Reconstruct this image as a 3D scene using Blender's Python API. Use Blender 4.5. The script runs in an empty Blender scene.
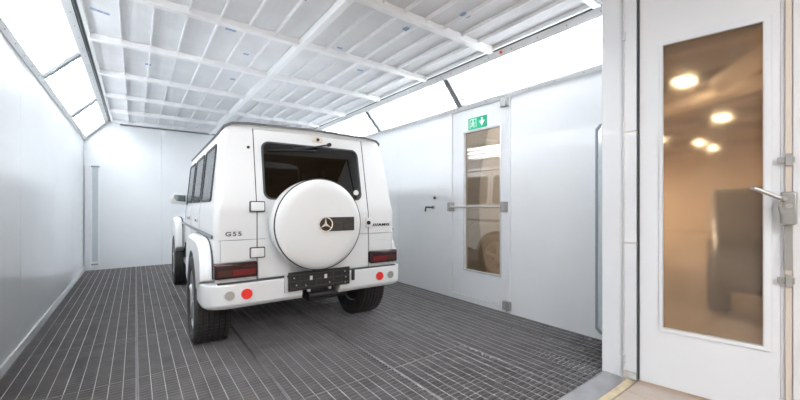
import bpy, math, random
from mathutils import Vector, Matrix
random.seed(7)
sc = bpy.context.scene
COL = sc.collection
R = math.radians

# ------------------------------------------------------------------ materials
def mat(name, col, rough=.5, metal=0., coat=0., emit=None, strength=0., noise=None, spec=.5, bump=None):
    m = bpy.data.materials.new(name); m.use_nodes = True
    nt = m.node_tree; b = nt.nodes['Principled BSDF']
    b.inputs['Base Color'].default_value = (*col, 1)
    b.inputs['Roughness'].default_value = rough
    b.inputs['Metallic'].default_value = metal
    b.inputs['Coat Weight'].default_value = coat
    b.inputs['Coat Roughness'].default_value = .04
    b.inputs['Specular IOR Level'].default_value = spec
    if emit:
        b.inputs['Emission Color'].default_value = (*emit, 1)
        b.inputs['Emission Strength'].default_value = strength
    tc = nt.nodes.new('ShaderNodeTexCoord')
    if noise:   # (scale, second colour, low, high)  blotchy dirt / wear
        n = nt.nodes.new('ShaderNodeTexNoise'); n.inputs['Scale'].default_value = noise[0]
        n.inputs['Detail'].default_value = 5
        r = nt.nodes.new('ShaderNodeValToRGB')
        r.color_ramp.elements[0].position = noise[2]; r.color_ramp.elements[1].position = noise[3]
        r.color_ramp.elements[0].color = (*noise[1], 1); r.color_ramp.elements[1].color = (*col, 1)
        nt.links.new(tc.outputs['Object'], n.inputs['Vector'])
        nt.links.new(n.outputs['Fac'], r.inputs['Fac'])
        nt.links.new(r.outputs['Color'], b.inputs['Base Color'])
    if bump:    # (scale, strength)
        n = nt.nodes.new('ShaderNodeTexNoise'); n.inputs['Scale'].default_value = bump[0]
        bp = nt.nodes.new('ShaderNodeBump'); bp.inputs['Strength'].default_value = bump[1]
        bp.inputs['Distance'].default_value = .01
        nt.links.new(tc.outputs['Object'], n.inputs['Vector'])
        nt.links.new(n.outputs['Fac'], bp.inputs['Height'])
        nt.links.new(bp.outputs['Normal'], b.inputs['Normal'])
    return m

def glassmat(name, tint, refl=.08, rough=.0):
    """thin clear pane: tinted see-through with a fresnel mirror on top"""
    m = bpy.data.materials.new(name); m.use_nodes = True
    nt = m.node_tree; nt.nodes.remove(nt.nodes['Principled BSDF'])
    out = nt.nodes['Material Output']
    t = nt.nodes.new('ShaderNodeBsdfTransparent'); t.inputs['Color'].default_value = (*tint, 1)
    g = nt.nodes.new('ShaderNodeBsdfGlossy'); g.inputs['Roughness'].default_value = rough
    f = nt.nodes.new('ShaderNodeLayerWeight'); f.inputs['Blend'].default_value = .35
    a = nt.nodes.new('ShaderNodeMath'); a.operation = 'MULTIPLY_ADD'
    a.inputs[1].default_value = .7; a.inputs[2].default_value = refl
    mx = nt.nodes.new('ShaderNodeMixShader')
    nt.links.new(f.outputs['Fresnel'], a.inputs[0])
    nt.links.new(a.outputs[0], mx.inputs['Fac'])
    nt.links.new(t.outputs[0], mx.inputs[1]); nt.links.new(g.outputs[0], mx.inputs[2])
    nt.links.new(mx.outputs[0], out.inputs['Surface'])
    return m

def frosted(name):
    """hazy, overspray-dusted door glass"""
    m = bpy.data.materials.new(name); m.use_nodes = True
    nt = m.node_tree; nt.nodes.remove(nt.nodes['Principled BSDF'])
    out = nt.nodes['Material Output']
    rf = nt.nodes.new('ShaderNodeBsdfGlass'); rf.inputs['Roughness'].default_value = .13
    rf.inputs['IOR'].default_value = 1.25; rf.inputs['Color'].default_value = (.98, .93, .87, 1)
    d = nt.nodes.new('ShaderNodeBsdfDiffuse'); d.inputs['Color'].default_value = (.44, .36, .28, 1)
    tc = nt.nodes.new('ShaderNodeTexCoord'); n = nt.nodes.new('ShaderNodeTexNoise')
    n.inputs['Scale'].default_value = 3.; n.inputs['Detail'].default_value = 6
    rp = nt.nodes.new('ShaderNodeMapRange'); rp.inputs['To Min'].default_value = .06; rp.inputs['To Max'].default_value = .30
    mx = nt.nodes.new('ShaderNodeMixShader')
    nt.links.new(tc.outputs['Object'], n.inputs['Vector']); nt.links.new(n.outputs['Fac'], rp.inputs['Value'])
    nt.links.new(rp.outputs[0], mx.inputs['Fac'])
    nt.links.new(rf.outputs[0], mx.inputs[1]); nt.links.new(d.outputs[0], mx.inputs[2])
    nt.links.new(mx.outputs[0], out.inputs['Surface'])
    return m

M = {}
M['wall'] = mat('booth_wall', (.80, .815, .83), .28, coat=.25, noise=(1.3, (.76, .78, .80), .3, .65), bump=(2.2, .06))
M['white'] = mat('white_sheet', (.80, .82, .83), .35)
M['door'] = mat('white_door', (.76, .775, .795), .38, noise=(2., (.74, .76, .79), .25, .6))
M['tray'] = mat('lamp_tray', (.90, .91, .92), .3)
M['tube'] = mat('lamp_tube', (1, 1, 1), .5, emit=(.96, .98, 1.0), strength=29)
M['cover'] = glassmat('lamp_cover', (.96, .97, .98), .02)
M['beam'] = mat('white_beam', (.88, .89, .90), .4)
M['mat'] = mat('filter_cloth', (.82, .83, .845), .95, noise=(3., (.76, .77, .79), .35, .65), spec=.1, bump=(60, .3))
M['dark'] = mat('dark_metal', (.06, .075, .08), .4, metal=.3)
M['grey'] = mat('grey_metal', (.33, .36, .38), .4, metal=.5)
M['lgrey'] = mat('light_grey_metal', (.62, .64, .66), .35, metal=.4)
M['steel'] = mat('brushed_steel', (.55, .54, .52), .32, metal=.9)
M['divider'] = mat('divider_grey', (.20, .22, .23), .45)
M['slot'] = mat('slot_frame_grey', (.27, .30, .33), .5)
M['ink'] = mat('blue_ink', (.34, .45, .63), .9)
M['grate'] = mat('grating_steel', (.265, .257, .26), .55, metal=.2, noise=(6., (.20, .192, .196), .3, .7))
M['rod'] = mat('grating_rod', (.46, .455, .46), .5, metal=.25)
M['pit'] = mat('pit_concrete', (.16, .14, .135), .9, noise=(2., (.10, .09, .09), .3, .7))
M['plate'] = mat('threshold_plate', (.33, .335, .35), .5, metal=.3, noise=(9., (.27, .27, .28), .3, .7))
M['brass'] = mat('threshold_strip', (.62, .52, .34), .5, noise=(14., (.42, .36, .25), .3, .6))
M['tile'] = mat('beige_tile', (.56, .48, .42), .5, noise=(4., (.46, .38, .33), .3, .7))
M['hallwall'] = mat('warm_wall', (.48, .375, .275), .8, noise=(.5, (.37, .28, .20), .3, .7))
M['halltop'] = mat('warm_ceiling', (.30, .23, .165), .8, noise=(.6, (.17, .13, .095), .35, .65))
M['hallfloor'] = mat('hall_floor', (.42, .32, .23), .35, noise=(.8, (.30, .23, .17), .3, .7))
M['board'] = mat('beige_board', (.60, .53, .46), .8, noise=(.9, (.54, .47, .40), .3, .7))
M['lamp'] = mat('warm_lamp', (1, 1, 1), .5, emit=(1, .80, .52), strength=20)
M['dayfill'] = mat('neutral_fill', (1, 1, 1), .5, emit=(.95, .975, 1), strength=18)  # glow of the fill panels before the booth
M['softfill'] = mat('soft_fill', (1, 1, 1), .5, emit=(1, .93, .84), strength=5)  # glow of the fill panel at the partition
M['widefill'] = mat('wide_warm_fill', (1, 1, 1), .5, emit=(1, .84, .64), strength=75)  # glow of the hall fill rows
M['hallgrey'] = mat('grey_hall_wall', (.55, .57, .57), .7, noise=(.6, (.45, .47, .47), .3, .7))
M['streak'] = mat('pale_streak', (.72, .62, .50), .5)  # pale tone standing in for light streaks
M['bulk'] = mat('dark_bulk', (.02, .018, .018), .3, coat=.4)
M['frost'] = frosted('hazy_glass')
M['clear'] = glassmat('door_glass', (.90, .89, .86), .07)
M['cream'] = mat('cream_rod', (.66, .58, .49), .45, metal=.1)
M['alu'] = mat('cast_alloy', (.40, .395, .38), .42, metal=.6)
M['seal'] = mat('rubber_seal', (.045, .05, .055), .6)
M['winpane'] = mat('pale_pane', (.60, .65, .68), .12, coat=.5)
M['green'] = mat('sign_green', (.0, .38, .19), .4)
M['signwhite'] = mat('sign_white', (.85, .90, .88), .4)
M['red'] = mat('red_plastic', (.75, .02, .015), .4)
# car
M['paint'] = mat('white_paint', (.72, .722, .72), .32, coat=.35, spec=.3)
M['lining'] = mat('dark_lining', (.02, .02, .022), .8)
M['trim'] = mat('grey_rubber', (.17, .175, .18), .5)
M['black'] = mat('black_plastic', (.018, .018, .02), .45)
M['carglass'] = glassmat('tinted_glass', (.20, .21, .21), .05)
M['sideglass'] = glassmat('side_glass', (.55, .60, .60), .12)
M['tyre'] = mat('tyre_rubber', (.035, .034, .034), .75, noise=(14., (.055, .052, .05), .35, .65))
M['rim'] = mat('alloy_rim', (.45, .46, .47), .3, metal=.9)
M['chrome'] = mat('chrome', (.80, .80, .80), .12, metal=1.)
M['smoke'] = mat('smoked_lens', (.03, .005, .007), .2, coat=.3, spec=.3)
M['redlens'] = mat('red_lens', (.15, .005, .008), .2, coat=.3, spec=.3)
M['amber'] = mat('amber_lens', (.06, .016, .012), .2, coat=.3, spec=.3)
M['reflector'] = mat('red_reflector', (.80, .03, .02), .25, coat=.6)
M['clearlens'] = mat('grey_lens', (.42, .40, .37), .2, coat=1., metal=.3)
M['strip'] = mat('dark_badge', (.028, .026, .026), .35, noise=(30., (.05, .045, .045), .4, .6))
M['leather'] = mat('seat_leather', (.05, .05, .055), .6)
M['sticker'] = mat('pale_sticker', (.75, .75, .72), .6)
M['creamplastic'] = mat('cream_plastic', (.62, .55, .47), .5)
M['mirror'] = mat('mirror_glass', (.30, .38, .38), .06, metal=1.)

# ------------------------------------------------------------------ mesh builder
class MB:
    def __init__(s): s.v = []; s.f = []; s.mi = []; s.cur = 0
    def add(s, vs, fs):
        o = len(s.v); s.v += [tuple(v) for v in vs]
        for f in fs: s.f.append([i + o for i in f]); s.mi.append(s.cur)
        return s
    def box(s, x0, x1, y0, y1, z0, z1):
        vs = [(x, y, z) for x in (x0, x1) for y in (y0, y1) for z in (z0, z1)]
        return s.add(vs, [(0, 1, 3, 2), (4, 6, 7, 5), (0, 4, 5, 1), (2, 3, 7, 6), (0, 2, 6, 4), (1, 5, 7, 3)])
    def prism(s, poly, axis, a, b):
        """poly: 2-d points in the two remaining axes (cyclic order), extruded along axis from a to b"""
        n = len(poly)
        def p(q, t): return {0: (t, q[0], q[1]), 1: (q[0], t, q[1]), 2: (q[0], q[1], t)}[axis]
        vs = [p(q, a) for q in poly] + [p(q, b) for q in poly]
        fs = [tuple(range(n))[::-1], tuple(range(n, 2 * n))] + [(i, (i + 1) % n, n + (i + 1) % n, n + i) for i in range(n)]
        return s.add(vs, fs)
    def ring(s, outer, inner, axis, a, b):
        """closed frame between two outlines of equal count"""
        n = len(outer)
        def p(q, t): return {0: (t, q[0], q[1]), 1: (q[0], t, q[1]), 2: (q[0], q[1], t)}[axis]
        vs = [p(q, a) for q in outer] + [p(q, a) for q in inner] + [p(q, b) for q in outer] + [p(q, b) for q in inner]
        fs = []
        for i in range(n):
            j = (i + 1) % n
            fs += [(i, j, n + j, n + i), (2*n + i, 3*n + i, 3*n + j, 2*n + j), (i, 2*n + i, 2*n + j, j), (n + i, n + j, 3*n + j, 3*n + i)]
        return s.add(vs, fs)
    def cyl(s, p0, p1, r, n=12, r1=None):
        p0 = Vector(p0); p1 = Vector(p1); d = (p1 - p0).normalized()
        u = d.orthogonal().normalized(); w = d.cross(u); r1 = r if r1 is None else r1
        vs = [p0 + (u * math.cos(2*math.pi*i/n) + w * math.sin(2*math.pi*i/n)) * r for i in range(n)]
        vs += [p1 + (u * math.cos(2*math.pi*i/n) + w * math.sin(2*math.pi*i/n)) * r1 for i in range(n)]
        return s.add(vs, [tuple(range(n))[::-1], tuple(range(n, 2*n))] + [(i, (i+1) % n, n+(i+1) % n, n+i) for i in range(n)])
    def tube(s, pts, r, n=8):
        for a, b in zip(pts[:-1], pts[1:]): s.cyl(a, b, r, n)
        return s
    def lathe(s, prof, axis, n=48, c=(0, 0, 0), close=False):
        """prof: (radius, along) revolved about axis through c"""
        vs = []; k = len(prof)
        for i in range(n):
            a = 2 * math.pi * i / n; ca, sa = math.cos(a), math.sin(a)
            for r, t in prof:
                q = {0: (t, r*ca, r*sa), 1: (r*ca, t, r*sa), 2: (r*ca, r*sa, t)}[axis]
                vs.append((q[0]+c[0], q[1]+c[1], q[2]+c[2]))
        fs = []
        m = k if close else k - 1
        for i in range(n):
            j = (i + 1) % n
            for q in range(m):
                r = (q + 1) % k
                fs.append((i*k + q, i*k + r, j*k + r, j*k + q))
        return s.add(vs, fs)
    def build(s, name, m, parent=None, bevel=0, smooth=False, seg=2, weld=False):
        me = bpy.data.meshes.new(name); me.from_pydata(s.v, [], s.f)
        ms = m if isinstance(m, (list, tuple)) else [m]
        for q in ms: me.materials.append(M[q])
        for p, i in zip(me.polygons, s.mi): p.material_index = i
        import bmesh
        bm = bmesh.new(); bm.from_mesh(me)
        if weld: bmesh.ops.remove_doubles(bm, verts=bm.verts, dist=1e-5)
        bmesh.ops.recalc_face_normals(bm, faces=bm.faces); bm.to_mesh(me); bm.free()
        o = bpy.data.objects.new(name, me); COL.objects.link(o)
        if parent: o.parent = parent
        if bevel:
            b = o.modifiers.new('bevel', 'BEVEL'); b.width = bevel; b.segments = seg; b.limit_method = 'ANGLE'; b.angle_limit = R(40)
        if smooth or bevel:
            for p in me.polygons: p.use_smooth = True
            try: me.set_sharp_from_angle(angle=R(42))
            except Exception: pass
        return o

def B(*a): return MB().box(*a)
def empty(name, loc=(0, 0, 0), rz=0):
    o = bpy.data.objects.new(name, None); COL.objects.link(o)
    o.location = loc; o.rotation_euler = (0, 0, rz); o.empty_display_size = .2
    return o
def tag(o, label, cat, group=None):
    o['label'] = label; o['category'] = cat
    if group: o['group'] = group
    return o
def struct(o, label=None, cat=None):
    o['kind'] = 'structure'
    if label: o['label'] = label
    if cat: o['category'] = cat
    return o
def rrect(x0, x1, z0, z1, r, n=6):
    pts = []
    for cx, cz, a0 in ((x1-r, z1-r, 0), (x0+r, z1-r, 90), (x0+r, z0+r, 180), (x1-r, z0+r, 270)):
        for i in range(n + 1):
            a = R(a0 + 90*i/n); pts.append((cx + r*math.cos(a), cz + r*math.sin(a)))
    return pts
def text_mesh(name, txt, size, m, parent, loc, rot, sx=1., depth=.002):
    cu = bpy.data.curves.new(name, 'FONT'); cu.body = txt; cu.size = size; cu.extrude = depth
    cu.align_x = 'CENTER'; cu.align_y = 'CENTER'; cu.space_character = 1.25; cu.offset = .0012
    t = bpy.data.objects.new('tmp', cu); COL.objects.link(t)
    bpy.context.view_layer.update()
    me = bpy.data.meshes.new_from_object(t.evaluated_get(bpy.context.evaluated_depsgraph_get()))
    bpy.data.objects.remove(t); me.materials.clear(); me.materials.append(M[m]); me.name = name
    o = bpy.data.objects.new(name, me); COL.objects.link(o)
    o.parent = parent; o.location = loc; o.rotation_euler = rot; o.scale = (sx, 1, 1)
    return o

# ------------------------------------------------------------------ booth dimensions
XL, XR, YB, YF, ZC = -.77, 3.41, 8.88, 1.18, 2.87

# walls (sheet panels with fine joints)
def wall_along_y(name, x, xo, spans):
    mb = MB()
    for y0, y1, z0, z1 in spans: mb.box(min(x, xo), max(x, xo), y0 + .0012, y1 - .0012, z0, z1)
    return struct(mb.build(name, 'wall', bevel=.002, seg=1), None, 'wall')
w = wall_along_y('wall_left', XL, XL - .06, [(y, y + 1.54, -.36, 2.95) for y in (1.20, 2.74, 4.28, 5.82, 7.36)])
w['label'] = 'glossy white sheet wall of the spray booth on the left'
DY0, DY1, DZ0, DZ1 = 2.455, 3.40, .04, 2.475
w = wall_along_y('wall_right', XR, XR + .06, [(1.20, 2.455, -.36, 2.95), (3.40, 4.62, -.36, 2.95), (4.62, 6.0, -.36, 2.95),
                                              (6.0, 7.4, -.36, 2.95), (7.4, 8.94, -.36, 2.95), (DY0, DY1, -.36, DZ0), (DY0, DY1, DZ1, 2.95)])
w['label'] = 'glossy white sheet wall on the right with the exit door'
mb = MB()
for x0, x1 in ((XL - .06, .44), (.44, 1.62), (1.62, 2.6), (2.6, XR + .06)): mb.box(x0 + .001, x1 - .001, YB, YB + .06, -.36, 2.95)
struct(mb.build('wall_back', 'wall', bevel=.0015, seg=1), 'glossy white end wall behind the white car', 'wall')
# front wall: two jambs and a header round the opening
mb = MB()
mb.box(2.775, XR + .06, 1.06, 1.2, -.36, 3.0); mb.box(XL - .06, -.30, 1.06, 1.2, -.36, 3.0); mb.box(-.30, 2.775, 1.06, 1.2, 2.86, 3.0)
struct(mb.build('wall_front', 'door', bevel=.006), 'white post and header framing the open booth front', 'wall')

struct(B(XL, XL + .012, 1.21, YB, .0, .075).build('baseboard_left', 'white', bevel=.005), 'white skirting strip along the left wall', 'baseboard')
# floor: grating panels on a frame over the pit
fl = struct(empty('floor'), 'grey steel grating floor of the booth', 'floor')
B(XL, XR, YF, YB, -.40, -.36).build('pit_floor', 'pit', fl)
PX, PY = .7685, .9725
def panel_mesh(w, l):
    g = MB()
    n = round(l / .0405)
    for i in range(1, n):
        y = l * i / n; g.box(.004, w - .004, y - .0017, y + .0017, -.026, -.0005)
    for x in (0.002, w - .009): g.box(x, x + .007, .002, l - .002, -.03, 0)
    for y in (.002, l - .007): g.box(.008, w - .008, y, y + .005, -.03, 0)
    g.cur = 1
    k = round(w / .0765)
    for i in range(1, k):
        x = w * i / k; g.cyl((x, .007, -.002), (x, l - .007, -.002), .0024, 6)
    return g
full = edge = None
for i in range(6):
    for j in range(8):
        x0 = XL + .012 + i * PX; y0 = YF + j * PY
        wdt = PX if i < 5 else XR - .012 - x0
        l = PY if j < 7 else YB - .004 - y0
        key = (i == 5, j == 7)
        cache = panel_mesh.__dict__.setdefault('c', {})
        if key not in cache:
            o = panel_mesh(wdt, l).build('grating_panel', ['grate', 'rod'], fl); cache[key] = o
        else:
            o = cache[key].copy(); COL.objects.link(o); o.parent = fl
        o.location = (x0, y0, 0)
mb = MB()
for i in range(7):
    x = min(XL + .012 + i * PX, XR - .02); mb.box(x - .02, x + .02, YF, YB, -.14, -.032)
mb.build('support_bar', 'pit', fl)
# threshold
struct(B(-.30, 2.775, 1.03, YF - .002, -.05, .004).build('trim_1', 'plate', bevel=.003), 'grey steel threshold plate at the grating edge', 'threshold')
struct(B(-.30, 2.77, .975, 1.029, -.05, .006).build('trim_2', 'brass', bevel=.003), 'worn brass coloured strip along the threshold', 'threshold')

# ------------------------------------------------------------------ hall around the booth
mb = MB()
for i in range(22):
    for j in range(5):
        x0 = -4 + i * .6; y0 = .974 - (j + 1) * .6
        mb.box(x0 + .002, x0 + .598, y0 + .002, y0 + .598, -.03, 0.)
struct(mb.build('floor', 'tile', bevel=.002, seg=1), 'beige floor tiles in front of the booth', 'floor')
mb = B(-4, 9.2, -2.03, .974, -.08, -.012); mb.box(9.2, 22, -7, 14, -.06, 0); mb.box(XR + .062, 9.2, .974, 14, -.06, 0)
mb.box(-4, 9.2, -7, -2.03, -.06, 0)
struct(mb.build('floor', 'hallfloor'), 'brown workshop floor beyond the booth', 'floor')
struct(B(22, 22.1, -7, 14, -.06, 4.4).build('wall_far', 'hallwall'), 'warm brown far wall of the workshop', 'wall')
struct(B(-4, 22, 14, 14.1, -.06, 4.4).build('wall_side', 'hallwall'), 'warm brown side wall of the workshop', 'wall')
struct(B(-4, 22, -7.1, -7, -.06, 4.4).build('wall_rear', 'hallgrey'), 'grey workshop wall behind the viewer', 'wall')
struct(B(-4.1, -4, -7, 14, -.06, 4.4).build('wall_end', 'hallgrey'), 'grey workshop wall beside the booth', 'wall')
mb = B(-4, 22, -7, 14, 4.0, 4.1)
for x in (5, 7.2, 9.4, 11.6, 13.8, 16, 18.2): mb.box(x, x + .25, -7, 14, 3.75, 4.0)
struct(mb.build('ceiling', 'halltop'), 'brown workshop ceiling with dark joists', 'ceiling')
struct(B(4.75, 4.85, 2.5, 6.5, 0, 2.75).build('wall_partition', 'board'), 'beige partition seen through the exit door glass', 'wall')
def hall_lamp(x, y, z, sx, sy, label, m='lamp'):  # also builds the added fill lamps
    t = tag(empty('hall_light', (x, y, z)), label, 'lamp', 'workshop lamps beyond the booth')
    B(-sx, sx, -sy, sy, 0, .05).build('housing', 'grey', t)
    B(-sx + .03, sx - .03, -sy + .03, sy - .03, -.02, 0).build('diffuser', m, t)
    B(-.02, .02, -.02, .02, .05, 4.0 - z).build('hanger', 'grey', t)
hall_lamp(8.45, 2.15, 3.62, .20, .15, 'warm workshop lamp, largest glow in the hazy door glass')
hall_lamp(12.7, 2.42, 3.62, .20, .15, 'warm workshop lamp glowing right of centre in the hazy glass')
hall_lamp(17.1, 3.9, 3.62, .20, .12, 'warm workshop lamp, left of the small close pair of glows')
hall_lamp(19.0, 3.9, 3.62, .20, .12, 'warm workshop lamp, right of the small close pair of glows')
hall_lamp(15.2, 4.6, 3.62, .25, .12, 'warm workshop lamp at the left edge of the hazy glass')
hall_lamp(4.1, 4.2, 3.3, .35, 1.1, 'added soft fill lamp lighting the beige partition', 'softfill')  # added only to brighten the partition behind the door glass
hall_lamp(-.4, -4.6, 3.62, 1.1, .7, 'added neutral fill lamp in front of the open booth, farther one', 'dayfill')  # this and the next are added to brighten car rear and booth front
hall_lamp(.0, -1.6, 3.62, .9, .4, 'added neutral fill lamp in front of the open booth, nearer one', 'dayfill')
for hx, where in ((7.6, 'nearest the booth'), (11., 'second from the booth'), (14.5, 'third from the booth'), (18, 'farthest from the booth')):  # two unseen rows added to lift the hall's brightness
    hall_lamp(hx, -3.6, 3.62, .7, .5, 'added wide warm fill lamp of the front row, ' + where, 'widefill')
    hall_lamp(hx + .6, 9.2, 3.62, .7, .5, 'added wide warm fill lamp of the back row, ' + where, 'widefill')
for (p0, p1, r_, lab) in (((9.5, 2.9, 3.35), (8.3, .6, 3.35), .13, 'pale duct added to show as light in the hazy glass, farther of two'), ((8.3, 1.6, 3.4), (6.6, .5, 3.4), .16, 'pale duct added to show as light in the hazy glass, nearer of two')):
    t = tag(empty('streak_tube', p0), lab, 'streak'); v = Vector(p1) - Vector(p0)  # pale tubes added to read as light streaks through the hazy glass
    MB().cyl((0, 0, 0), v, r_, 18).build('pipe', 'streak', t, smooth=True)
    for f in (.2, .8): MB().cyl(v * f, v * f + Vector((0, 0, 4.0 - p0[2])), .012, 6).build('hanger', 'grey', t)
# dark car standing beyond the hazy glass
pc = tag(empty('parked_car', (6.9, .55, 0), R(12)), 'dark car standing beyond the hazy door glass', 'car')
prof = [(-2.1, .35), (-2.12, .75), (-1.9, .92), (-1.1, 1.02), (-.5, 1.40), (.2, 1.48), (1.0, 1.44), (1.75, 1.05), (2.1, .98), (2.15, .4)]
MB().prism([(a, b) for a, b in prof], 1, -.86, .86).build('body', 'bulk', pc, bevel=.09, seg=3)
for sx in (-1.35, 1.35):
    for sy in (-.80, .80):
        MB().lathe([(.0, -.1), (.30, -.1), (.33, -.06), (.33, .06), (.30, .1), (0, .1)], 1, 28, (sx, sy * 1.01, .33)).build('wheel', 'black', pc, smooth=True)

# ------------------------------------------------------------------ booth ceiling
ce = struct(empty('ceiling'), 'booth ceiling of grey filter mats between white beams', 'ceiling')
CX0, CX1 = -.345, 2.985
beamY = [1.33, 2.40, 3.45, 4.52, 5.64, 6.74, 7.79, 8.74]
stamps = {}
for bi, (xa, xb) in enumerate(((CX0, 1.31), (1.37, CX1))):
    for k in range(7):
        y0, y1 = beamY[k] + .03, beamY[k+1] - .03
        g = MB()
        n = 7; wd = (xb - xa) / n
        for i in range(n):          # gently quilted strips
            x0 = xa + i * wd; pts = []
            for q in range(5):
                u = q / 4; pts.append((x0 + u * wd, ZC + .012 + .010 * abs(2*u - 1)**2))
            for q in range(4):
                (p, pz), (s_, sz) = pts[q], pts[q+1]
                g.add([(p, y0, pz), (s_, y0, sz), (s_, y1, sz), (p, y1, pz), (p, y0, ZC+.05), (s_, y0, ZC+.05), (s_, y1, ZC+.05), (p, y1, ZC+.05)],
                      [(0, 1, 2, 3), (4, 7, 6, 5), (0, 4, 5, 1), (2, 6, 7, 3)])
        g.cur = 1
        for i in range(1, n):
            x0 = xa + i * wd; g.box(x0 - .005, x0 + .005, y0, y1, ZC - .014, ZC + .04)
        stamps[(bi, k)] = g.build('filter_mat', ['mat', 'beam'], ce)
for k, y in enumerate(beamY):
    for (xa, xb) in ((CX0 - .01, 1.308), (1.372, CX1 + .01)):
        B(xa, xb, y - .032, y + .032, ZC - .045, ZC + .02).build('crossbeam', 'beam', ce, bevel=.006)
B(1.308, 1.372, 1.2, YB, ZC - .055, ZC + .02).build('centre_beam', 'beam', ce, bevel=.006)
B(XL - .06, XR + .06, 1.2, YB + .06, ZC + .06, ZC + .12).build('roof_sheet', 'white', ce)
# edge rails with dark grooves, left, right and back
def rail(x0, x1, y0, y1, along):
    B(x0, x1, y0, y1, ZC - .012, ZC + .05).build('edge_rail', 'grey', ce)
    if along == 'y':
        m_ = (x0 + x1) / 2
        for a, b in ((x0 + .006, m_ - .006), (m_ + .006, x1 - .006)): B(a, b, y0, y1, ZC - .018, ZC - .0125).build('groove_seal', 'dark', ce)
    else:
        m_ = (y0 + y1) / 2
        for a, b in ((y0 + .006, m_ - .006), (m_ + .006, y1 - .006)): B(x0, x1, a, b, ZC - .018, ZC - .0125).build('groove_seal', 'dark', ce)
rail(-.425, -.372, 1.2, 8.80, 'y'); rail(3.012, 3.05, 1.2, 8.80, 'y'); B(-.24, 2.9, 8.84, YB, 2.80, ZC - .013).build('edge_rail', 'lgrey', ce)
for z0 in (2.808, 2.836): B(-.24, 2.9, 8.834, 8.8395, z0, z0 + .016).build('groove_seal', 'dark', ce)
B(-.372, CX0, 1.2, YB, ZC - .02, ZC + .05).build('edge_strip', 'beam', ce); B(CX1, 3.012, 1.2, YB, ZC - .02, ZC + .05).build('edge_strip', 'beam', ce)
# blue ink stamps on the filter cloth
for x, y, a, sx, sy, par in ((-.24, 3.95, .3, .07, .018, (0, 2)), (1.06, 2.72, .2, .05, .03, (0, 1)), (.72, 3.62, .1, .05, .02, (0, 2)),
                           (.97, 4.10, .2, .03, .02, (0, 2)), (1.02, 5.02, 0, .03, .025, (0, 3)), (2.05, 2.62, .2, .05, .03, (1, 1)),
                           (2.2, 3.75, 0, .04, .018, (1, 2)), (2.30, 2.12, 0, .05, .03, (1, 0)), (1.72, 3.35, .1, .03, .02, (1, 1)), (.12, 5.1, 0, .03, .018, (0, 3))):
    p_ = stamps[par]
    g = MB(); ca, sa = math.cos(a), math.sin(a)
    for q in range(3):
        ox = (q - 1) * sx * .62; rr = sx * (.34 if q != 1 else .42)
        pts = [(x + ca*(ox + rr*math.cos(t)) - sa*sy*math.sin(t), y + sa*(ox + rr*math.cos(t)) + ca*sy*math.sin(t)) for t in [i * math.pi / 6 for i in range(12)]]
        g.prism(pts, 2, ZC + .0085 + q * .0004, ZC + .022)
    g.build('ink_stamp', 'ink', p_)

# ------------------------------------------------------------------ slanted ceiling lights
L_ = math.hypot(.36, .40)
def make_light(side, ya, yb, label):
    """box lamp on the slope between wall and ceiling; local s runs up the slope, n points into the booth"""
    sg = 1 if side == 'L' else -1
    x0 = XL if side == 'L' else XR
    t = tag(empty('ceiling_light', (x0, ya, 2.47)), label, 'ceiling light', 'slanted strip lights along the booth ceiling')
    ds = Vector((sg * .36 / L_, 0, .40 / L_)); dn = Vector((sg * .40 / L_, 0, -.36 / L_)); l = yb - ya
    def T(s, y, n): return tuple(ds * s + Vector((0, y, 0)) + dn * n)
    def bx(mb, s0, s1, y0, y1, n0, n1):
        vs = [T(s, y, n) for s in (s0, s1) for y in (y0, y1) for n in (n0, n1)]
        return mb.add(vs, [(0, 1, 3, 2), (4, 6, 7, 5), (0, 4, 5, 1), (2, 3, 7, 6), (0, 2, 6, 4), (1, 5, 7, 3)])
    g = MB()
    bx(g, .045, .455, .02, l - .02, -.11, -.10); bx(g, .045, .055, .02, l - .02, -.10, -.004); bx(g, .445, .455, .02, l - .02, -.10, -.004)
    bx(g, .055, .445, .02, .03, -.10, -.004); bx(g, .055, .445, l - .03, l - .02, -.10, -.004)
    g.build('housing', 'tray', t)
    for s in (.12, .245, .37):
        o = MB().cyl(T(s, .10, -.045), T(s, l - .10, -.045), .016, 12).build('tube', 'tube', t, smooth=True)
        for ya_, yb_ in ((.035, .10), (l - .10, l - .035)): MB().cyl(T(s, ya_, -.045), T(s, yb_, -.045), .019, 12).build('lamp_holder', 'white', o)
    g = MB(); bx(g, .046, .454, .012, l - .012, -.003, .001); g.build('glass_cover', 'cover', t)
    for s0, s1 in ((0, .05), (.45, .535)):
        fr = bx(MB(), s0, s1, 0, l, .001, .012).build('frame_strip', 'white', t, bevel=.002)
        for k in range(7):
            y = .12 + (l - .24) * k / 6; s = (s0 + s1) / 2
            MB().cyl(T(s, y, .012), T(s, y, .0145), .006, 8).build('screw', 'grey', fr)
    for y in (0, l - .034): bx(MB(), .05, .45, y, y + .034, .0, .02).build('divider_bar', 'divider', t)
    return t
LY = [1.21, 3.02, 4.94, 6.90, 8.83]
RY = [1.21, 3.19, 5.07, 6.97, 8.83]
nmL = ['out of sight nearest the booth opening', 'nearest and largest of the left row', 'middle one of the left row', 'farthest of the left row at the end wall']
for k in range(1, 4): make_light('L', LY[k] + .003, LY[k+1] - .003, 'slanted strip light above the left wall, ' + nmL[k])
nmR = ['nearest beside the white post', 'above the exit door, second from the post', 'third from the post behind the car roof', 'farthest of the right row']
for k in range(4): make_light('R', RY[k] + .003, RY[k+1] - .003, 'slanted strip light above the right wall, ' + nmR[k])

make_light('L', LY[0] + .003, LY[1] - .003, 'slanted strip light above the left wall, nearest the open front')

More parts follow.
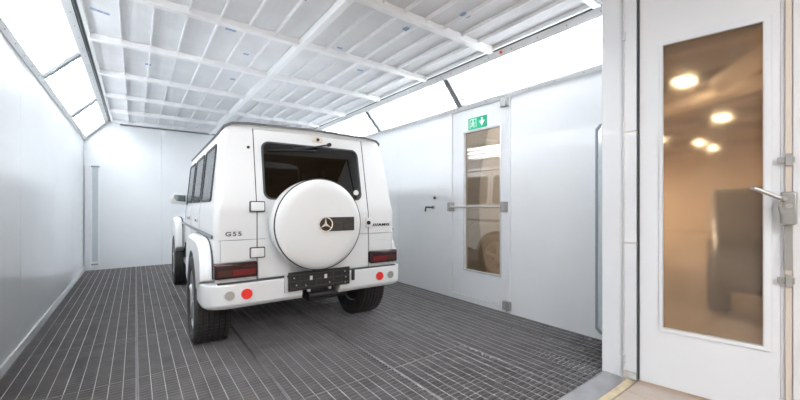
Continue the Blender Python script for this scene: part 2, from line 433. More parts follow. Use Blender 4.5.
# ------------------------------------------------------------------ exit door in the right wall
d1 = struct(empty('door_1', (XR, DY0, 0)), 'white exit door with a tall glass pane and push bar', 'door')
Wd = DY1 - DY0
MB().ring([(0, DZ0), (Wd, DZ0), (Wd, DZ1), (0, DZ1)], [(.03, DZ0 + .03), (Wd - .03, DZ0 + .03), (Wd - .03, DZ1 - .015), (.03, DZ1 - .015)], 0, -.012, .06).build('frame', 'door', d1, bevel=.003)
MB().ring([(.036, .075), (Wd - .036, .075), (Wd - .036, DZ1 - .021), (.036, DZ1 - .021)], [(.135, .405), (Wd - .245, .405), (Wd - .245, 2.16), (.135, 2.16)], 0, -.004, .045).build('leaf', 'door', d1, bevel=.003)
MB().ring([(.118, .388), (Wd - .228, .388), (Wd - .228, 2.177), (.118, 2.177)], [(.14, .41), (Wd - .25, .41), (Wd - .25, 2.155), (.14, 2.155)], 0, -.012, .0).build('glazing_bead', 'lgrey', d1, bevel=.002)
B(.018, .022, .135, Wd - .245, .405, 2.16).build('glass_pane', 'clear', d1)
pb = MB().cyl((-.085, .04, 1.21), (-.085, Wd - .04, 1.21), .014, 14).build('push_bar', 'steel', d1, smooth=True)
for y in (.05, Wd - .05):
    B(-.10, -.004, y - .022, y + .022, 1.15, 1.27).build('bracket', 'alu', pb, bevel=.006)
for y, z in ((.06, 2.41), (.03, .085)):
    hg = B(-.05, -.004, y - .05, y + .05, z - .05, z + .05).build('hinge', 'alu', d1, bevel=.006)
    MB().cyl((-.055, y - .02, z - .055), (-.055, y - .02, z + .055), .012, 10).build('hinge_pin', 'grey', hg, smooth=True)
B(-.006, .0, .04, Wd - .04, .045, .062).build('threshold_gap', 'dark', d1)
# exit sign on the door
es = tag(empty('exit_sign', (XR - .013, 2.93, 2.255)), 'green emergency exit sign on the white door, running figure and down arrow', 'sign')
B(-.004, .008, -.145, .145, -.07, .07).build('panel', 'green', es, bevel=.001)
def sp(poly, nm, m='signwhite'):   # poly in (right, up) as seen from inside the booth
    MB().prism([(-a, b) for a, b in poly], 0, -.0055, -.0035).build(nm, m, es)
sp([(.03, .015), (.063, .015), (.063, .052), (.087, .052), (.087, .015), (.12, .015), (.075, -.05)], 'arrow')
MB().ring([(.118, -.055), (.012, -.055), (.012, .055), (.118, .055)], [(.110, -.055), (.020, -.055), (.020, .047), (.110, .047)], 0, -.0055, -.0035).build('doorway_outline', 'signwhite', es)
g = MB()
def lim(pts, wdt):
    for (a, b), (c, d) in zip(pts[:-1], pts[1:]):
        dx, dz = c - a, d - b; q = math.hypot(dx, dz); nx, nz = -dz/q*wdt, dx/q*wdt
        g.prism([(-(a+nx), b+nz), (-(c+nx), d+nz), (-(c-nx), d-nz), (-(a-nx), b-nz)], 0, -.0056, -.0035)
g.prism([(.066 + .010*math.cos(i*math.pi/5), .035 + .010*math.sin(i*math.pi/5)) for i in range(10)], 0, -.0056, -.0035)
lim([(-.066, .022), (-.060, -.008)], .011)
lim([(-.064, .018), (-.085, .008), (-.092, -.012)], .0045); lim([(-.062, .018), (-.044, .002), (-.032, .008)], .0045)
lim([(-.062, -.008), (-.078, -.026), (-.098, -.034)], .0055); lim([(-.058, -.008), (-.046, -.026), (-.056, -.050)], .0055)
g.build('running_figure', 'signwhite', es)
# small red button plate above the second light, lever tap on the wall
tag(MB().cyl((3.062, 2.32, 2.835), (3.052, 2.32, 2.82), .013, 12).build('red_marker', 'red'),
    'small red dot marker on the frame of the near right strip light', 'marker')
lv = tag(empty('lever_handle', (XR, 3.75, 1.2)), 'small dark lever handle with keyhole on the right wall beside the car', 'handle')
MB().cyl((.004, 0, 0), (-.012, 0, 0), .026, 16).build('rosette', 'alu', lv, smooth=True)
MB().tube([(-.012, 0, 0), (-.05, 0, 0), (-.055, .10, 0.005), (-.055, .115, -.06)], .011, 10).build('lever', 'dark', lv, smooth=True)
MB().cyl((.004, -.03, .135), (-.012, -.03, .135), .02, 16).build('keyhole_plate', 'dark', lv, smooth=True)
# tall narrow window on the right wall (half hidden by the post)
def slot_window(name, y0, y1, z0, z1, lab):
    t = struct(empty(name, (XR, y0, 0)), lab, 'window'); wdt = y1 - y0; c = .04
    def ch(i): return [(i, z0+i+c), (i+c, z0+i), (wdt-i-c, z0+i), (wdt-i, z0+i+c), (wdt-i, z1-i-c), (wdt-i-c, z1-i), (i+c, z1-i), (i, z1-i-c)]
    MB().ring(ch(0), ch(.018), 0, -.016, -.0).build('frame', 'slot', t, bevel=.002)
    MB().prism(ch(.018), 0, -.006, -.001).build('pane', 'winpane', t)
slot_window('window_1', 1.27, 1.525, .05, 1.97, 'tall narrow grey framed window in the right wall beside the post')
# its counterpart on the end wall by the left corner
t = struct(empty('window_2', (-.755, YB, 0)), 'tall narrow white framed window at the far left corner', 'window')
B(.0, .085, -.10, 0, .06, 1.98).build('side_casing', 'door', t, bevel=.004)
MB().ring([(.086, .10), (.21, .10), (.21, 1.98), (.086, 1.98)], [(.10, .16), (.185, .16), (.185, 1.95), (.10, 1.95)], 1, -.035, -.0).build('frame', 'white', t, bevel=.003)
B(.10, .185, -.012, -.001, .16, 1.95).build('pane', 'winpane', t)
B(.086, .21, -.05, -.0355, 1.955, 1.985).build('top_rail', 'grey', t)
B(.086, .19, -.05, -.0355, .10, .125).build('bottom_rail', 'grey', t)

# ------------------------------------------------------------------ open front door (hinged at the post) and its folding leaf
PH = math.atan2(-.979, .203)
d2 = struct(empty('door_2', (2.768, .955, 0), PH), 'open white front door with large hazy glass and lever lock', 'door')
B(.004, .664, .008, .05, .022, .40).build('bottom_rail', 'door', d2)
B(.004, .664, .008, .05, 2.30, 2.95).build('top_rail', 'door', d2)
B(.004, .124, .008, .05, .40, 2.30).build('hinge_stile', 'door', d2)
B(.605, .664, .008, .05, .40, 2.30).build('lock_stile', 'door', d2)
MB().ring([(.112, .388), (.632, .388), (.632, 2.312), (.112, 2.312)], [(.130, .412), (.600, .412), (.600, 2.285), (.130, 2.285)], 1, -.002, .0079).build('glazing_bead', 'door', d2, bevel=.002)
MB().ring([(.1302, .4122), (.5998, .4122), (.5998, 2.2848), (.1302, 2.2848)], [(.1345, .4165), (.5955, .4165), (.5955, 2.2805), (.1345, 2.2805)], 1, -.0035, .016).build('glazing_seal', 'lgrey', d2)
B(.1246, .6044, .026, .030, .4006, 2.2994).build('glass_pane', 'frost', d2)
B(-.006, .0035, -.004, .05, .03, 2.95).build('edge_seal', 'seal', d2)
B(.665, .7085, .005, .05, .022, 2.95).build('edge_profile', 'door', d2, bevel=.002)
B(.681, .707, -.012, .0045, .01, 2.95).build('locking_rod', 'cream', d2, bevel=.003)
B(.674, .709, -.022, -.0125, .865, 1.11).build('rod_sleeve', 'alu', d2, bevel=.003)
for z in (1.475, .806):
    br = B(.650, .718, -.017, -.0125, z - .016, z + .016).build('rod_bracket', 'alu', d2, bevel=.003)
    g = B(.680, .708, -.026, -.0175, z - .035, z + .035); g.build('bracket_strap', 'alu', br, bevel=.003)
lc = B(.660, .722, -.062, -.0125, 1.118, 1.298).build('lock_case', 'alu', d2, bevel=.01, seg=3)
MB().cyl((.690, -.062, 1.22), (.690, -.067, 1.22), .014, 18).build('cylinder_cover', 'steel', lc, smooth=True)
MB().tube([(.676, -.07, 1.255), (.655, -.095, 1.262), (.61, -.10, 1.288), (.555, -.097, 1.318), (.545, -.085, 1.322)], .0115, 12).build('handle', 'steel', d2, smooth=True)
MB().tube([(.664, -.055, 1.27), (.655, -.06, 1.22), (.668, -.05, 1.16)], .009, 10).build('handle_bow', 'alu', d2, smooth=True)
d3 = struct(empty('door_3', (2.768 + .203 * .7115, .955 - .979 * .7115, 0), PH - R(1.0)), 'white folding leaf at the right edge of the view', 'door')
B(0, .62, .006, .05, .022, 2.95).build('leaf', 'door', d3, bevel=.004)
# hinge side cover in three pieces with a thin rod
hc = struct(empty('trim_3', (2.775, .965, 0)), 'white hinge cover between post and open door', 'trim')
for z0, z1 in ((.06, .955), (.962, 1.735), (1.742, 2.95)):
    B(0, .03, .004, .085, z0, z1).build('cover_piece', 'door', hc, bevel=.004)
MB().cyl((-.007, .089, .03), (-.007, .089, 2.95), .006, 8).build('drop_rod', 'lgrey', hc, smooth=True)
for z in (.14, 2.42): B(-.016, .0, .072, .094, z - .03, z + .03).build('rod_guide', 'lgrey', hc, bevel=.003)
B(-.004, .03, .006, .07, .012, .052).build('foot_bracket', 'lgrey', hc, bevel=.003)

# ------------------------------------------------------------------ the white off-road car
car = tag(empty('off_road_car', (1.290, 2.925, 0), R(-1.5)), 'boxy white off-road car with covered spare wheel on its tailgate', 'car')
PROF = [(.765, .50), (.805, .60), (.822, .955), (.822, 1.16), (.806, 1.265), (.762, 1.72), (.742, 1.82), (.698, 1.876), (.58, 1.904), (.0, 1.925)]
def lean(z): return 0 if z < 1.16 else .15 * (z - 1.16) / .72
ST = [0, .02, .055, .24, .86, .98, 1.12, 1.66, 1.80, 2.44, 2.54]
YWR = .70                      # rear wheel centre
g = MB()
def section(k):
    y = ST[k]; ins = {0: .05, 1: .014}.get(k, 0); out = []
    for x, z in PROF:
        f = max(0, 1 - y / .24); zz = z - (.012 if k == 0 and z > 1.86 else 0)
        out.append((max(0, x - ins) if x > 0 else 0, y + lean(z) * f, zz))
    return out
for sgn in (-1, 1):
    for k in range(len(ST) - 1):
        a, b = section(k), section(k + 1)
        for i in range(len(PROF) - 1):
            ymid = (ST[k] + ST[k+1]) / 2
            if i == 4 and k in (3, 5, 6, 8): continue                    # side windows
            if i in (0, 1) and .24 < ymid < 1.12: continue               # wheel arch
            vs = [a[i], a[i+1], b[i+1], b[i]]
            g.add([(sgn * v[0], v[1], v[2]) for v in vs], [(0, 1, 2, 3)])
    # rear posts
    e = section(0)
    for i in range(0, 7):
        xi = .516
        (x0, y0, z0), (x1, y1, z1) = e[i], e[i+1]
        vs = [(x0, y0, z0), (x1, y1, z1), (xi, y1, z1), (xi, y0, z0)]
        g.add([(sgn * v[0], v[1], v[2]) for v in vs], [(0, 1, 2, 3)])
    vs = [e[7], e[8], e[9], (0, e[7][1], e[7][2]), (.516, e[7][1], e[7][2])]
    g.add([(sgn * v[0], v[1], v[2]) for v in vs], [(0, 1, 2, 3, 4)])
e = section(0)
g.add([(-.516, 0, .50), (.516, 0, .50), (.516, 0, .625), (-.516, 0, .625)], [(0, 1, 2, 3)])
body = g.build('body_shell', ['paint', 'lining'], car, smooth=True, weld=True)
so = body.modifiers.new('solid', 'SOLIDIFY'); so.thickness = .03; so.offset = -1; so.material_offset = 1; so.material_offset_rim = 0
wn = body.modifiers.new('weighted', 'WEIGHTED_NORMAL'); wn.keep_sharp = True; wn.weight = 100
# tailgate
def gy(z, o=0): return lean(z) - o
xs = [-.508, -.432, .43, .508]; zs = [.635, .95, 1.16, 1.295, 1.745, 1.862]
g = MB()
for i in range(3):
    for j in range(5):
        if i == 1 and j == 3: continue
        g.add([(xs[i], gy(zs[j]), zs[j]), (xs[i+1], gy(zs[j]), zs[j]), (xs[i+1], gy(zs[j+1]), zs[j+1]), (xs[i], gy(zs[j+1]), zs[j+1])], [(0, 1, 2, 3)])
rd = g.build('tailgate', ['paint', 'lining'], car, weld=True)
so = rd.modifiers.new('solid', 'SOLIDIFY'); so.thickness = .03; so.offset = -1; so.material_offset = 1; so.material_offset_rim = 0
bv = rd.modifiers.new('bevel', 'BEVEL'); bv.width = .005; bv.segments = 2; bv.limit_method = 'ANGLE'; bv.angle_limit = R(40)
for x in (-.512, .512):
    g = MB(); g.add([(x + dx, gy(z, -dy), z) for z in (.63, 1.16, 1.866) for dx, dy in ((-.0035, .002), (.0035, .002), (.0035, .03), (-.0035, .03))],
                    [(0, 1, 5, 4), (4, 5, 9, 8), (1, 2, 6, 5), (5, 6, 10, 9), (2, 3, 7, 6), (6, 7, 11, 10), (3, 0, 4, 7), (7, 4, 8, 11), (0, 3, 2, 1), (8, 9, 10, 11)])
    g.build('door_seal', 'seal', car)
def slope_ring(outer, inner, o0, o1):
    g = MB(); n = len(outer)
    vs = [(x, gy(z, o0), z) for x, z in outer] + [(x, gy(z, o0), z) for x, z in inner] + [(x, gy(z, o1), z) for x, z in outer] + [(x, gy(z, o1), z) for x, z in inner]
    fs = []
    for i in range(n):
        j = (i + 1) % n
        fs += [(i, j, n+j, n+i), (2*n+i, 3*n+i, 3*n+j, 2*n+j), (i, 2*n+i, 2*n+j, j), (n+i, n+j, 3*n+j, 3*n+i)]
    return g.add(vs, fs)
OUT = rrect(-.455, .452, 1.272, 1.766, .065); INN = rrect(-.441, .438, 1.286, 1.752, .055)
n = len(OUT)
rw = MB().add([(x, gy(z, .004), z) for x, z in INN] + [(x, gy(z, .001), z) for x, z in INN],
              [tuple(range(n)), tuple(range(n, 2*n))[::-1]] + [(i, (i+1) % n, n+(i+1) % n, n+i) for i in range(n)]).build('rear_window', 'carglass', rd)
slope_ring(OUT, INN, .001, .009).build('window_seal', 'seal', rd)
MB().cyl((.395, gy(1.345, .005), 1.345), (.395, gy(1.345, .008), 1.345), .027, 20).build('round_sticker', 'sticker', rw)
# wiper and high brake lamp / washer
g = MB().tube([(.155, gy(1.785, .025), 1.79), (-.04, gy(1.735, .035), 1.742), (-.20, gy(1.71, .03), 1.716)], .007, 8)
wp = g.build('wiper_arm', 'black', rd)
MB().tube([(-.40, gy(1.70, .016), 1.690), (.02, gy(1.72, .016), 1.722)], .0075, 8).build('wiper_blade', 'black', wp)
MB().cyl((.155, gy(1.79, 0), 1.79), (.155, gy(1.79, .035), 1.79), .018, 14).build('wiper_pivot', 'black', wp)
hb = B(-.0, .10, gy(1.83, .012), gy(1.83, -.005), 1.805, 1.855).build('lamp_mount', 'creamplastic', rd, bevel=.006)
MB().cyl((.05, gy(1.83, .012), 1.828), (.05, gy(1.83, .02), 1.828), .014, 14).build('lamp_socket', 'black', hb)
# hinges and latch
for z in (1.215, .85):
    h_ = B(-.562, -.462, -.030, .0, z - .035, z + .035).build('gate_hinge', 'paint', car, bevel=.006)
    MB().ring(rrect(-.571, -.453, z - .044, z + .044, .01, 3), rrect(-.560, -.464, z - .033, z + .033, .008, 3), 1, -.011, -.0005).build('hinge_gasket', 'seal', h_)
la = B(.475, .535, -.022, 0, 1.015, 1.105).build('gate_latch', 'paint', car, bevel=.006)
MB().cyl((.50, -.022, 1.06), (.50, -.032, 1.06), .019, 14).build('latch_lock', 'black', la)
# gutter rail round the roof
g = MB()
def gut(pts, w_):
    for a, b in zip(pts[:-1], pts[1:]): g.cyl(a, b, w_, 8)
yr = .15
GZ = 1.882
gut([(-.745, 2.5, GZ - .055), (-.745, .30, GZ - .055), (-.742, .20, GZ - .048), (-.725, .155, GZ - .02), (-.68, yr - .012, GZ + .004), (-.55, yr - .016, GZ + .018), (0, yr - .018, GZ + .032),
     (.55, yr - .016, GZ + .018), (.68, yr - .012, GZ + .004), (.725, .155, GZ - .02), (.742, .20, GZ - .048), (.745, .30, GZ - .055), (.745, 2.5, GZ - .055)], .011)
g.build('roof_gutter', 'trim', car, smooth=True)
# small black socket on the left post
MB().cyl((-.555, gy(1.70, -.002), 1.70), (-.555, gy(1.70, .008), 1.70), .012, 12).build('post_socket', 'black', car)
# side windows: seal frames and panes
def side_x(z):
    for (x0, z0), (x1, z1) in zip(PROF[:-1], PROF[1:]):
        if z0 <= z <= z1: return x0 + (x1 - x0) * (z - z0) / (z1 - z0)
def side_poly_ring(sgn, outer, inner, o0, o1, name, m, par):
    g = MB(); k = len(outer)
    def P(q, o): return (sgn * (side_x(q[1]) + o), q[0], q[1])
    vs = [P(q, o0) for q in outer] + [P(q, o0) for q in inner] + [P(q, o1) for q in outer] + [P(q, o1) for q in inner]
    fs = []
    for i in range(k):
        j = (i + 1) % k
        fs += [(i, j, k+j, k+i), (2*k+i, 3*k+i, 3*k+j, 2*k+j), (i, 2*k+i, 2*k+j, j), (k+i, k+j, 3*k+j, 3*k+i)]
    return g.add(vs, fs).build(name, m, par)
for sgn in (-1, 1):
    for (a, b) in ((.235, .865), (.975, 1.665), (1.795, 2.445)):
        o = rrect(a, b, 1.255, 1.73, .05, 4); i_ = rrect(a + .022, b - .022, 1.278, 1.708, .035, 4)
        fr = side_poly_ring(sgn, o, i_, .001, .011, 'side_window_seal', 'seal', car)
        k = len(i_)
        MB().add([(sgn * (side_x(q[1]) + .003), q[0], q[1]) for q in i_] + [(sgn * (side_x(q[1]) + .006), q[0], q[1]) for q in i_],
                 [tuple(range(k)), tuple(range(k, 2*k))[::-1]] + [(q, (q+1) % k, k+(q+1) % k, k+q) for q in range(k)]).build('side_window', 'sideglass', fr)
    # door shut lines, rub strip, door handles
    for y in (.92, 1.73, 2.50):
        g = MB(); zz = [1.0, 1.16, 1.265, 1.675, 1.78] if y < .95 else [.62, .955, 1.16, 1.265, 1.675, 1.78]
        g.add([(sgn * (side_x(z) + .0012), y + d, z) for z in zz for d in (-.003, .003)], [(2*i, 2*i+1, 2*i+3, 2*i+2) for i in range(len(zz) - 1)])
        o = g.build('shut_line', 'seal', car); s2 = o.modifiers.new('solid', 'SOLIDIFY'); s2.thickness = .001
    B(min(sgn*.822, sgn*.834), max(sgn*.822, sgn*.834), .04, 3.2, .968, .998).build('rub_strip', 'trim', car, bevel=.006)
    for y in (1.06, 1.86):
        h_ = B(min(sgn*.823, sgn*.838), max(sgn*.823, sgn*.838), y, y + .14, 1.06, 1.10).build('door_handle', 'paint', car, bevel=.005)
        MB().cyl((sgn*.838, y + .03, 1.08), (sgn*.845, y + .03, 1.08), .012, 10).build('push_button', 'black', h_)
# flat flared wheel arches
def flare(sgn, yc, ha, hz, t0, t1):
    N = 28; outer = []; inner = []; crown = []
    for i in range(N + 1):
        th = R(t0 + (t1 - t0) * i / N); c, s = math.cos(th), math.sin(th)
        r = ((abs(c) / ha) ** 5 + (abs(s) / hz) ** 5) ** (-1 / 5)
        outer.append((yc + r * c, .385 + r * s)); inner.append((yc + .43 * c, .385 + .43 * s))
        rc = r - .035; crown.append((yc + rc * c, .385 + rc * s))
    rows = [[(sgn * .80, *q) for q in outer], [(sgn * .868, *q) for q in outer], [(sgn * .905, *q) for q in crown],
            [(sgn * .908, *q) for q in inner], [(sgn * .80, *q) for q in inner]]
    g = MB(); K = N + 1; vs = [v for row in rows for v in row]; fs = []
    for r_ in range(5):
        r2 = (r_ + 1) % 5
        for i in range(N): fs.append((r_*K + i, r_*K + i + 1, r2*K + i + 1, r2*K + i))
    fs += [tuple(r_*K for r_ in range(5)), tuple(r_*K + N for r_ in range(5))]
    g.add(vs, fs)
    fl_ = g.build('wheel_arch_flare', 'paint', car, bevel=.006)
    big = [(yc + (y_ - yc) * 1.014, .385 + (z_ - .385) * 1.014) for y_, z_ in outer]
    t_ = MB(); vs = [(sgn * x_, *q) for x_ in (.815, .828) for q in big] + [(sgn * x_, *q) for x_ in (.815, .828) for q in outer]
    t_.add(vs, [(a_*K + i, a_*K + i + 1, b_*K + i + 1, b_*K + i) for a_, b_ in ((0, 1), (1, 3), (3, 2), (2, 0)) for i in range(N)])
    t_.build('flare_piping', 'seal', fl_)
    return fl_
YWF = YWR + 2.85
for sgn in (-1, 1):
    flare(sgn, YWR, .655, .575, 12, 157); flare(sgn, YWF, .60, .66, 10, 157)
# bumper
g = MB()
def plan(x0, x1, z0, z1, ends):
    pass
BF, BT, BB = -.075, .628, .442
def bpart(x0, x1, z0, z1):
    g.box(x0, x1, BF, .08, z0, z1)
lp = [(-.905, .29), (-.900, .10), (-.872, .01), (-.82, -.052), (-.755, BF), (-.165, BF), (-.165, .08), (-.78, .08), (-.80, .29)]
rp = [(.905, .29), (.900, .10), (.872, .01), (.82, -.052), (.755, BF), (.175, BF), (.175, .08), (.78, .08), (.80, .29)]
for pl in (lp, rp):
    k = len(pl)
    g.add([(x, y, BT) for x, y in pl] + [(x, y, .475) for x, y in pl] + [(x * .985, y + (.03 if y < -.04 else 0), BB) for x, y in pl],
          [tuple(range(k)), tuple(range(2*k, 3*k))[::-1]] + [(i + o, (i+1) % k + o, k + (i+1) % k + o, k + i + o) for o in (0, k) for i in range(k)])
g.box(-.1645, .1745, BF, .08, .53, BT)
bp = g.build('rear_bumper', 'paint', car, bevel=.009, seg=2)
B(-.80, .80, -.045, .0, BT + .002, BT + .008).build('bumper_gap', 'seal', car)
for x, m, nm in ((-.605, 'reflector', 'round_reflector'), (.592, 'reflector', 'round_reflector'), (-.725, 'clearlens', 'round_fog_lamp'), (.715, 'clearlens', 'round_fog_lamp')):
    o = MB().cyl((x, BF + .004, .548), (x, BF - .006, .548), .034, 24).build(nm, m, bp, smooth=True)
    MB().lathe([(.034, BF + .002), (.040, BF + .002), (.040, BF - .008), (.034, BF - .008)], 1, 28, (x, 0, .548), True).build('lamp_bezel', 'red' if m == 'reflector' else 'lgrey', o, smooth=True)
# licence plate carrier (no plate fitted)
pc2 = B(-.292, .258, BF - .030, BF - .012, .522, .676).build('plate_carrier', 'black', car, bevel=.004)
g = MB()
for z in (.545, .60, .652): g.box(-.29, .245, BF - .034, BF - .0305, z - .004, z + .004)
for x in (-.28, -.20, -.06, .10, .18): g.box(x - .004, x + .004, BF - .034, BF - .0305, .53, .668)
g.build('carrier_rib', 'strip', pc2)
for x in (-.105, .025): B(x - .012, x + .012, BF - .036, BF - .0345, .60, .635).build('clip', 'sticker', pc2)
for x, z in ((-.25, .63), (-.23, .57), (.205, .64), (.215, .59), (.21, .545), (-.15, .56), (.06, .562)):
    MB().cyl((x, BF - .0345, z), (x, BF - .038, z), .006, 8).build('rivet', 'steel', pc2)
B(-.323, -.303, BF - .022, BF - .001, .515, .66).build('plate_side_lamp', 'lgrey', car, bevel=.003)
B(.285, .315, BF - .024, BF - .001, .545, .645).build('plate_side_lamp', 'black', car, bevel=.008)
g = MB(); g.box(-.10, .09, -.03, .10, .40, .52); g.cyl((-.11, -.05, .455), (.14, -.05, .455), .03, 12)
tow = g.build('tow_bracket', 'black', car, bevel=.006)
for x in (-.115, .075): B(x - .012, x + .012, BF - .012, BF + .01, .498, .521).build('bracket_lug', 'lgrey', tow)
# tail lamps wrapping the corners
for sgn in (-1, 1):
    def bxs(x0, x1, *r): return B(min(sgn*x0, sgn*x1), max(sgn*x0, sgn*x1), *r)
    tl = bxs(.515, .822, -.045, .035, .668, .785).build('tail_lamp', 'smoke', car, bevel=.014, seg=3)
    bxs(.535, .70, -.050, -.0455, .688, .735).build('red_lens', 'redlens', tl, bevel=.002)
    bxs(.705, .80, -.050, -.0455, .688, .735).build('amber_lens', 'amber', tl, bevel=.002)
    bxs(.535, .80, -.0495, -.0455, .742, .768).build('upper_lens', 'smoke', tl, bevel=.002)
# side of lower post: raised crease
for sgn in (-1, 1):
    B(min(sgn*.518, sgn*.775), max(sgn*.518, sgn*.775), -.007, -.0005, .66 if False else .79, .952).build('corner_panel', 'paint', car, bevel=.003)
B(-.505, .505, -.007, -.0005, .64, .952).build('gate_lower_panel', 'paint', rd, bevel=.003)
for x0, x1, z in ((-.79, -.518, .954), (.518, .79, .954), (-.505, -.45, .954), (.30, .505, .954)):
    B(x0, x1, -.0045, -.0005, z, z + .0045).build('crease_line', 'grey', car)
for x in (-.777, .777): B(x - .0018, x + .0018, -.0045, .004, .79, .954).build('panel_seam', 'grey', car)
# lettering
text_mesh('model_lettering', 'G55', .046, 'trim', car, (-.685, -.004, 1.003), (R(90), 0, 0), 1.3, .003)
text_mesh('tuner_lettering', '///AMG', .034, 'black', car, (.655, -.004, 1.035), (R(90), 0, 0), 1.55, .003)
g = MB()
for k in range(9): g.box(.615 + k*.011, .622 + k*.011, -.0085, -.0072, .884, .893)
g.build('small_lettering', 'lgrey', car)
# covered spare wheel
SC = (-.068, 0, 1.070); SR = .372
sw = MB().lathe([(0, -.262), (.20, -.260), (.29, -.256), (.335, -.247), (.360, -.232), (.3695, -.212)], 1, 72, (SC[0], 0, SC[2])).build('spare_wheel_cover', 'paint', car, smooth=True)
MB().lathe([(.355, -.204), (.374, -.206), (.3755, -.215), (.368, -.2185), (.355, -.216)], 1, 72, (SC[0], 0, SC[2]), True).build('cover_seam', 'seal', sw, smooth=True)
MB().lathe([(.30, -.05), (.345, -.052), (.366, -.075), (.3735, -.12), (.3735, -.203), (.355, -.206), (.30, -.206)], 1, 72, (SC[0], 0, SC[2]), True).build('cover_drum', 'paint', sw, smooth=True)
MB().lathe([(.20, -.03), (.352, -.032), (.366, -.046), (.366, -.058), (.352, -.066), (.20, -.066)], 1, 64, (SC[0], 0, SC[2]), True).build('drum_band', 'lgrey', sw, smooth=True)
MB().cyl((SC[0], -.0, SC[2]), (SC[0], -.20, SC[2]), .11, 20).build('spare_carrier', 'black', sw)
ST_ = B(-.04, .217, -.268, -.2565, 1.013, 1.128).build('name_strip', 'strip', sw, bevel=.003)
ec = (-.046, 1.071)
em = MB().cyl((ec[0], -.255, ec[1]), (ec[0], -.269, ec[1]), .056, 32).build('round_emblem', 'black', sw, smooth=True)
MB().lathe([(.052, -.268), (.062, -.268), (.062, -.276), (.052, -.276)], 1, 40, (ec[0], 0, ec[1]), True).build('emblem_ring', 'chrome', em, smooth=True)
star = []
for k in range(6):
    a = R(90 + 60 * k); r = .054 if k % 2 == 0 else .0115
    star.append((ec[0] + r * math.cos(a), ec[1] + r * math.sin(a)))
MB().prism(star, 1, -.2745, -.2692).build('emblem_star', 'chrome', em)
# wheels
def wheel(x, y):
    W = .28; HB = W / 2; Rr = .385
    edges = []
    ribs = [(-.125, -.088), (-.080, -.045), (-.037, .037 - .041), (.004, .037), (.045, .080), (.088, .125)]
    prof = [(.245, -.105), (.30, -.138), (.345, -.140), (.372, -.132)]
    tread = []
    for a, b in ribs: prof += [(.3765, a), (Rr - .002 if abs(a) > .1 or abs(b) > .1 else Rr, a + .002), (Rr - .002 if abs(a) > .1 or abs(b) > .1 else Rr, b - .002), (.3765, b)]
    prof += [(.372, .132), (.345, .140), (.30, .138), (.245, .105)]
    NB = 62; vs = []; k = len(prof); n = NB * 2
    for i in range(n):
        th = 2 * math.pi * (i // 2 + (0 if i % 2 == 0 else .78)) / NB
        for q, (r, t) in enumerate(prof):
            off = .012 * (t / .125)
            vs.append((x + t, y + r * math.cos(th + off), Rr + r * math.sin(th + off)))
    fs = []
    for i in range(n):
        j = (i + 1) % n
        for q in range(k - 1):
            fs.append((i*k + q, i*k + q + 1, j*k + q + 1, j*k + q))
    g = MB()
    # lateral sipes: sink the thin segments of the shoulder and centre ribs
    for i in range(1, n, 2):
        for q, (r, t) in enumerate(prof):
            if r > .38:
                pass
    g.add(vs, fs)
    o = g.build('wheel', 'tyre', car)
    s = -1 if x < 0 else 1
    g = MB().lathe([(.255, -.10), (.25, -.06), (.235, .03), (.235, .085), (.25, .118), (.262, .122), (.262, .10), (.255, -.10)] if s > 0 else
                   [(.255, .10), (.25, .06), (.235, -.03), (.235, -.085), (.25, -.118), (.262, -.122), (.262, -.10), (.255, .10)], 0, 40, (x, y, Rr))
    for k_ in range(5):
        a = R(90 + 72 * k_)
        c0 = Vector((x + s*.09, y + .03 * math.cos(a), Rr + .03 * math.sin(a))); c1 = Vector((x + s*.105, y + .24 * math.cos(a), Rr + .24 * math.sin(a)))
        g.cyl(c0, c1, .035, 8, .028)
    g.cyl((x + s*.06, y, Rr), (x + s*.115, y, Rr), .06, 18)
    MB().cyl((x - .085 * s, y, Rr), (x - .075 * s, y, Rr), .236, 32).build('shade_disc', 'black', o, smooth=True)  # black disc added to keep the inner rim dark
    rm = g.build('rim', 'rim', o, smooth=True)
    MB().cyl((x - .05 * s, y, Rr), (x + .03 * s, y, Rr), .17, 24).build('brake_disc', 'black', o, smooth=True)
    # tread sipes as narrow dark-bottomed notches: rows of raised lugs between them
    g = MB()
    for i in range(NB):
        th = 2 * math.pi * i / NB
        for (a, b) in ribs:
            sk = .012 * ((a + b) / 2 / .125)
            t0, t1 = th + sk, th + sk + 2 * math.pi / NB * .74
            r0, r1 = .384, .3885
            vv = [(x + t, y + r * math.cos(q), Rr - .0035 + r * math.sin(q)) for t in (a + .003, b - .003) for q in (t0, t1) for r in (r0, r1)]
            g.add(vv, [(0, 1, 3, 2), (4, 6, 7, 5), (0, 4, 5, 1), (2, 3, 7, 6), (0, 2, 6, 4), (1, 5, 7, 3)])
    g.build('tread_lug', 'tyre', o)
    return o
for x in (-.775, .775):
    for y in (YWR, YWF): wheel(x, y)
# underbody
B(-.60, .60, .06, 4.05, .44, .60).build('underbody', 'black', car, bevel=.02)
for y in (YWR, YWF): MB().cyl((-.66, y, .385), (.66, y, .385), .055, 14).build('axle', 'black', car, smooth=True)
B(-.05, .35, .10, .42, .36, .44).build('silencer', 'black', car, bevel=.03)
for sgn in (-1, 1):
    B(min(sgn*.66, sgn*.82), max(sgn*.66, sgn*.82), 1.42, 2.86, .43, .50).build('side_step', 'trim', car, bevel=.012)
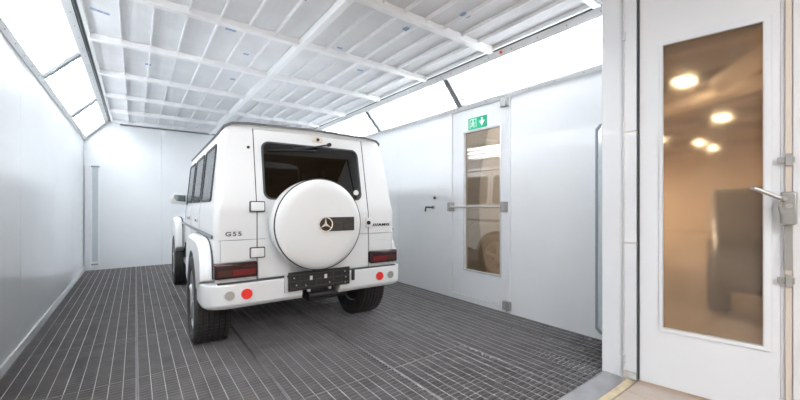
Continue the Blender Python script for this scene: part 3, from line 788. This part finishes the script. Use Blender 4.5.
# cabin front, bonnet, nose
g = MB()
a0 = [(-.80, 2.56, 1.22), (.80, 2.56, 1.22), (.70, 2.545, 1.80), (-.70, 2.545, 1.80)]
g.add(a0 + [(x, y + .008, z) for x, y, z in a0], [(0, 1, 2, 3), (4, 7, 6, 5), (0, 4, 5, 1), (1, 5, 6, 2), (2, 6, 7, 3), (3, 7, 4, 0)])
g.build('windscreen', 'carglass', car)
hd = MB(); pl = [(-.70, 2.55), (.70, 2.55), (.64, 4.10), (-.64, 4.10)]
hd.add([(x, y, .60) for x, y in pl] + [(x, y, 1.04) for x, y in pl] + [(x * .93, y - .02 if y > 4 else y, 1.13 if y > 4 else 1.19) for x, y in pl],
       [(3, 2, 1, 0), (8, 9, 10, 11)] + [(i + o, (i+1) % 4 + o, 4 + (i+1) % 4 + o, 4 + i + o) for o in (0, 4) for i in range(4)])
hd.build('bonnet', 'paint', car, bevel=.02)
for sgn in (-1, 1):
    B(min(sgn*.655, sgn*.80), max(sgn*.655, sgn*.80), 4.02, 4.15, .80, 1.0).build('headlamp_housing', 'paint', car, bevel=.02)
    MB().cyl((sgn*.73, 4.15, .9), (sgn*.73, 4.165, .9), .085, 24).build('headlamp', 'clearlens', car, smooth=True)
    B(min(sgn*.71, sgn*.80), max(sgn*.71, sgn*.80), 2.56, 4.05, .70, 1.015).build('front_wing', 'paint', car, bevel=.02)
B(-.55, .55, 4.105, 4.135, .72, 1.02).build('grille', 'black', car, bevel=.01)
B(-.86, .86, 4.14, 4.30, .44, .66).build('front_bumper', 'paint', car, bevel=.03)
# mirrors
for sgn in (-1, 1):
    g = MB(); g.prism([(sgn*.825, 1.235), (sgn*.985, 1.25), (sgn*.995, 1.33), (sgn*.97, 1.375), (sgn*.825, 1.365)], 1, 2.30, 2.42)
    mr = g.build('door_mirror', 'paint', car, bevel=.018, seg=3)
    MB().prism([(sgn*.838, 1.275), (sgn*.935, 1.285), (sgn*.965, 1.33), (sgn*.955, 1.362), (sgn*.838, 1.354)], 1, 2.292, 2.2995).build('mirror_glass', 'mirror', mr)
    MB().tube([(sgn*.79, 2.36, 1.26), (sgn*.84, 2.36, 1.26)], .022, 10).build('mirror_arm', 'black', mr)
# seats seen through the rear glass
for x in (-.42, .0, .42):
    s_ = B(x - .20, x + .20, 1.05, 1.20, .72, 1.36).build('rear_seat', 'leather', car, bevel=.04, seg=3)
    B(x - .12, x + .12, 1.07, 1.17, 1.40, 1.55).build('headrest', 'leather', s_, bevel=.03, seg=3)
    MB().cyl((x, 1.12, 1.34), (x, 1.12, 1.42), .012, 8).build('headrest_post', 'steel', s_)
for x in (-.40, .40):
    s_ = B(x - .24, x + .24, 1.95, 2.10, .72, 1.38).build('front_seat', 'leather', car, bevel=.04, seg=3)
    B(x - .14, x + .14, 1.97, 2.07, 1.42, 1.60).build('headrest', 'leather', s_, bevel=.03, seg=3)
    MB().cyl((x, 2.02, 1.36), (x, 2.02, 1.44), .012, 8).build('headrest_post', 'steel', s_)
B(-.76, .76, .04, 2.5, .62, .70).build('cabin_floor', 'lining', car)

# ------------------------------------------------------------------ world, camera, view
wd = bpy.data.worlds.new('world'); sc.world = wd; wd.use_nodes = True
wd.node_tree.nodes['Background'].inputs['Color'].default_value = (.9, .95, 1, 1)
wd.node_tree.nodes['Background'].inputs['Strength'].default_value = .05
cd = bpy.data.cameras.new('camera'); cam = bpy.data.objects.new('camera', cd); COL.objects.link(cam)
cd.sensor_width = 36; cd.lens = 353 / 800 * 36; cd.shift_y = 6 / 800; cd.clip_start = .05
cam.location = (0, 0, 1.22); cam.rotation_euler = (R(90), 0, -math.atan2(.6, .8))
sc.camera = cam
sc.view_settings.view_transform = 'Standard'; sc.view_settings.look = 'None'
sc.view_settings.exposure = .72; sc.view_settings.gamma = 1; sc.view_settings.use_curve_mapping = False
sc.cycles.use_denoising = True
sc.cycles.max_bounces = 10; sc.cycles.diffuse_bounces = 6; sc.cycles.transparent_max_bounces = 16; sc.cycles.caustics_refractive = True
